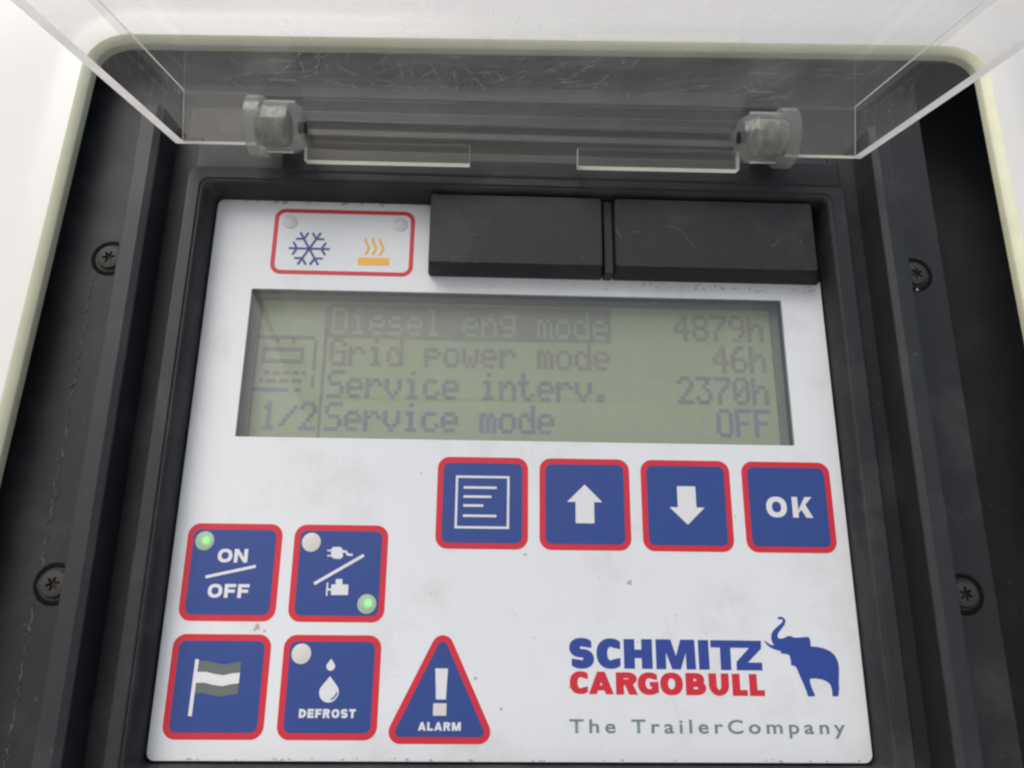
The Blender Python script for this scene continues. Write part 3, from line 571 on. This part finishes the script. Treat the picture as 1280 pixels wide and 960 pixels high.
# added slope in the hinge wall to reflect dark; bars draw mirrored lip lines
for (u0, w0, u1, w1, x0, x1) in ((0, 6.4, 1.2, 8.0, -57, 57), (1.2, 8.0, 3.6, 10.2, -57, 57), (3.6, 10.2, 6.4, WD, -57, 57)):
    mb.add([LP(x0, u0 + 2, w0), LP(x1, u0 + 2, w0), LP(x1, u1 + 2, w1), LP(x0, u1 + 2, w1)], [(0, 1, 2, 3)], 0)
for (u, w_, x0, x1) in ((2.02, 6.4, -57, 57), (3.22, 8.0, -57, 57), (5.62, 10.2, -57, -14.2), (5.62, 10.2, 14.2, 57), (6.9, 11.6, -14.2, 14.2)):
    lbox(mb, x0, x1, u, u + .25, w_ - .12, w_ + .12, (4, 4, 4, 4, 4, 4))
lid = mb.build('clear_lid', [M['lid'], M['lidtop'], M['edge'], M['edgec'], M['lid']], unit, label='scratched clear lid swung up above the keypad')
# hair scratches in the lid: short straight or slightly bowed scores
mb = MB()
def score(x, u, a, L, wd, bow, f):
    P = []; k = 7
    for i in range(k + 1):
        t = i / k - .5; P.append((x + L * t * math.cos(a) - bow * (t * t) * math.sin(a), u + L * t * math.sin(a) + bow * (t * t) * math.cos(a)))
    w_ = [wd * (.25 + 1.0 * math.sin(math.pi * i / k)) for i in range(k + 1)]; vs = []
    for (px, pu), q_ in zip(P, w_): vs += [f(px - q_ / 2 * math.sin(a), pu + q_ / 2 * math.cos(a)), f(px + q_ / 2 * math.sin(a), pu - q_ / 2 * math.cos(a))]
    mb.add(vs, [(2 * i, 2 * i + 1, 2 * i + 3, 2 * i + 2) for i in range(k)], 0)
top = lambda x, u: LP(x, u, WD - .03 - .02 * random.random())
for c in range(60):
    cx, cu_, ca = random.uniform(-84, 84), random.expovariate(1 / 16) + 4, random.gauss(R(random.choice((35, 60, 120, 150, 20))), .2)
    for _ in range(random.randint(5, 22)):
        x, u, a, L = cx + random.gauss(0, 7), cu_ + random.gauss(0, 3.5), ca + random.gauss(0, .22), min(16, random.expovariate(1 / 4.5) + 1.2)
        if abs(x) + L / 2 < 87 and u - L / 2 > 2.6 and u < 80: score(x, u, a, L, random.uniform(.025, .085), random.gauss(0, .9), top)
for _ in range(26):
    x, u, L = random.uniform(-70, 70), random.uniform(14, 60), random.uniform(14, 34)
    score(x, u, random.gauss(R(75), .5), L, random.uniform(.04, .08), random.gauss(0, 2.5), top) if abs(x) + L / 2 < 87 and u - L / 2 > 3 else None
for s in (-1, 1):
    f = lambda a_, u, s=s: LP(s * (HW - TH - .03 - .02 * random.random()), u, a_)
    for _ in range(190 if s < 0 else 60):
        a_, u, L = random.uniform(1.2, WD - 1.2), random.expovariate(1 / 16) + 5, random.uniform(.8, 4)
        if 1 < a_ < WD - 1 and u < 70: score(a_, u, random.gauss(R(40), .5), min(L, 2 * min(a_ - .4, WD - .4 - a_)), random.uniform(.025, .07), random.gauss(0, .3), f)
o = mb.build('scratch_marks', M['scratch'], lid); o['kind'] = 'stuff'
def lathe(mb, prof, cu_, cw, s, n=40, mi=0, cap0=True, cap1=True):
    loops = [[LP(s * x, cu_ + r * math.cos(2 * math.pi * i / n), cw + r * math.sin(2 * math.pi * i / n)) for i in range(n)] for x, r in prof]
    mb.loft(loops, mi, caps=True)
for s in (-1, 1):
    mb = MB(); lathe(mb, [(66.4, 6.7), (60.0, 6.7), (59.4, 6.5), (56.8, 4.8)], 3.4, 3.7, s, 12)
    hb = mb.build('hinge_barrel', M['barrel'], lid)
    mb = MB(); lathe(mb, [(70.9, 7.0), (70.5, 7.7), (66.9, 7.7), (66.5, 7.2)], 3.2, 3.8, s, 48)
    mb.build('hinge_flange', M['hflange'], lid, smooth=True)
    for w_ in (10.35, -2.9):
        mb = MB(); a, b = sorted((s * 59.6, s * 66.3)); lbox(mb, a, b, 3.2, 4.0, w_ - .14, w_ + .14, (0, 0, 0, 0, 0, 0)); mb.build('barrel_glint', M['edge'], lid)  # pale bars paint the highlight lines along the barrel's top and bottom
    mb = MB(); lathe(mb, [(68.6, 4.4), (67.6, 4.9), (61.6, 4.9), (61.0, 4.4)], 3.4, 3.7, s); mb.build('hinge_pin', M['moss'], lid, smooth=True, label='pin with pale green algae')
    mb = MB(); lathe(mb, [(58.4, 1.5), (56.5, 1.6)], 3.4, 3.7, s, 20); mb.build('pivot_hole', M['deep'], lid, smooth=True)
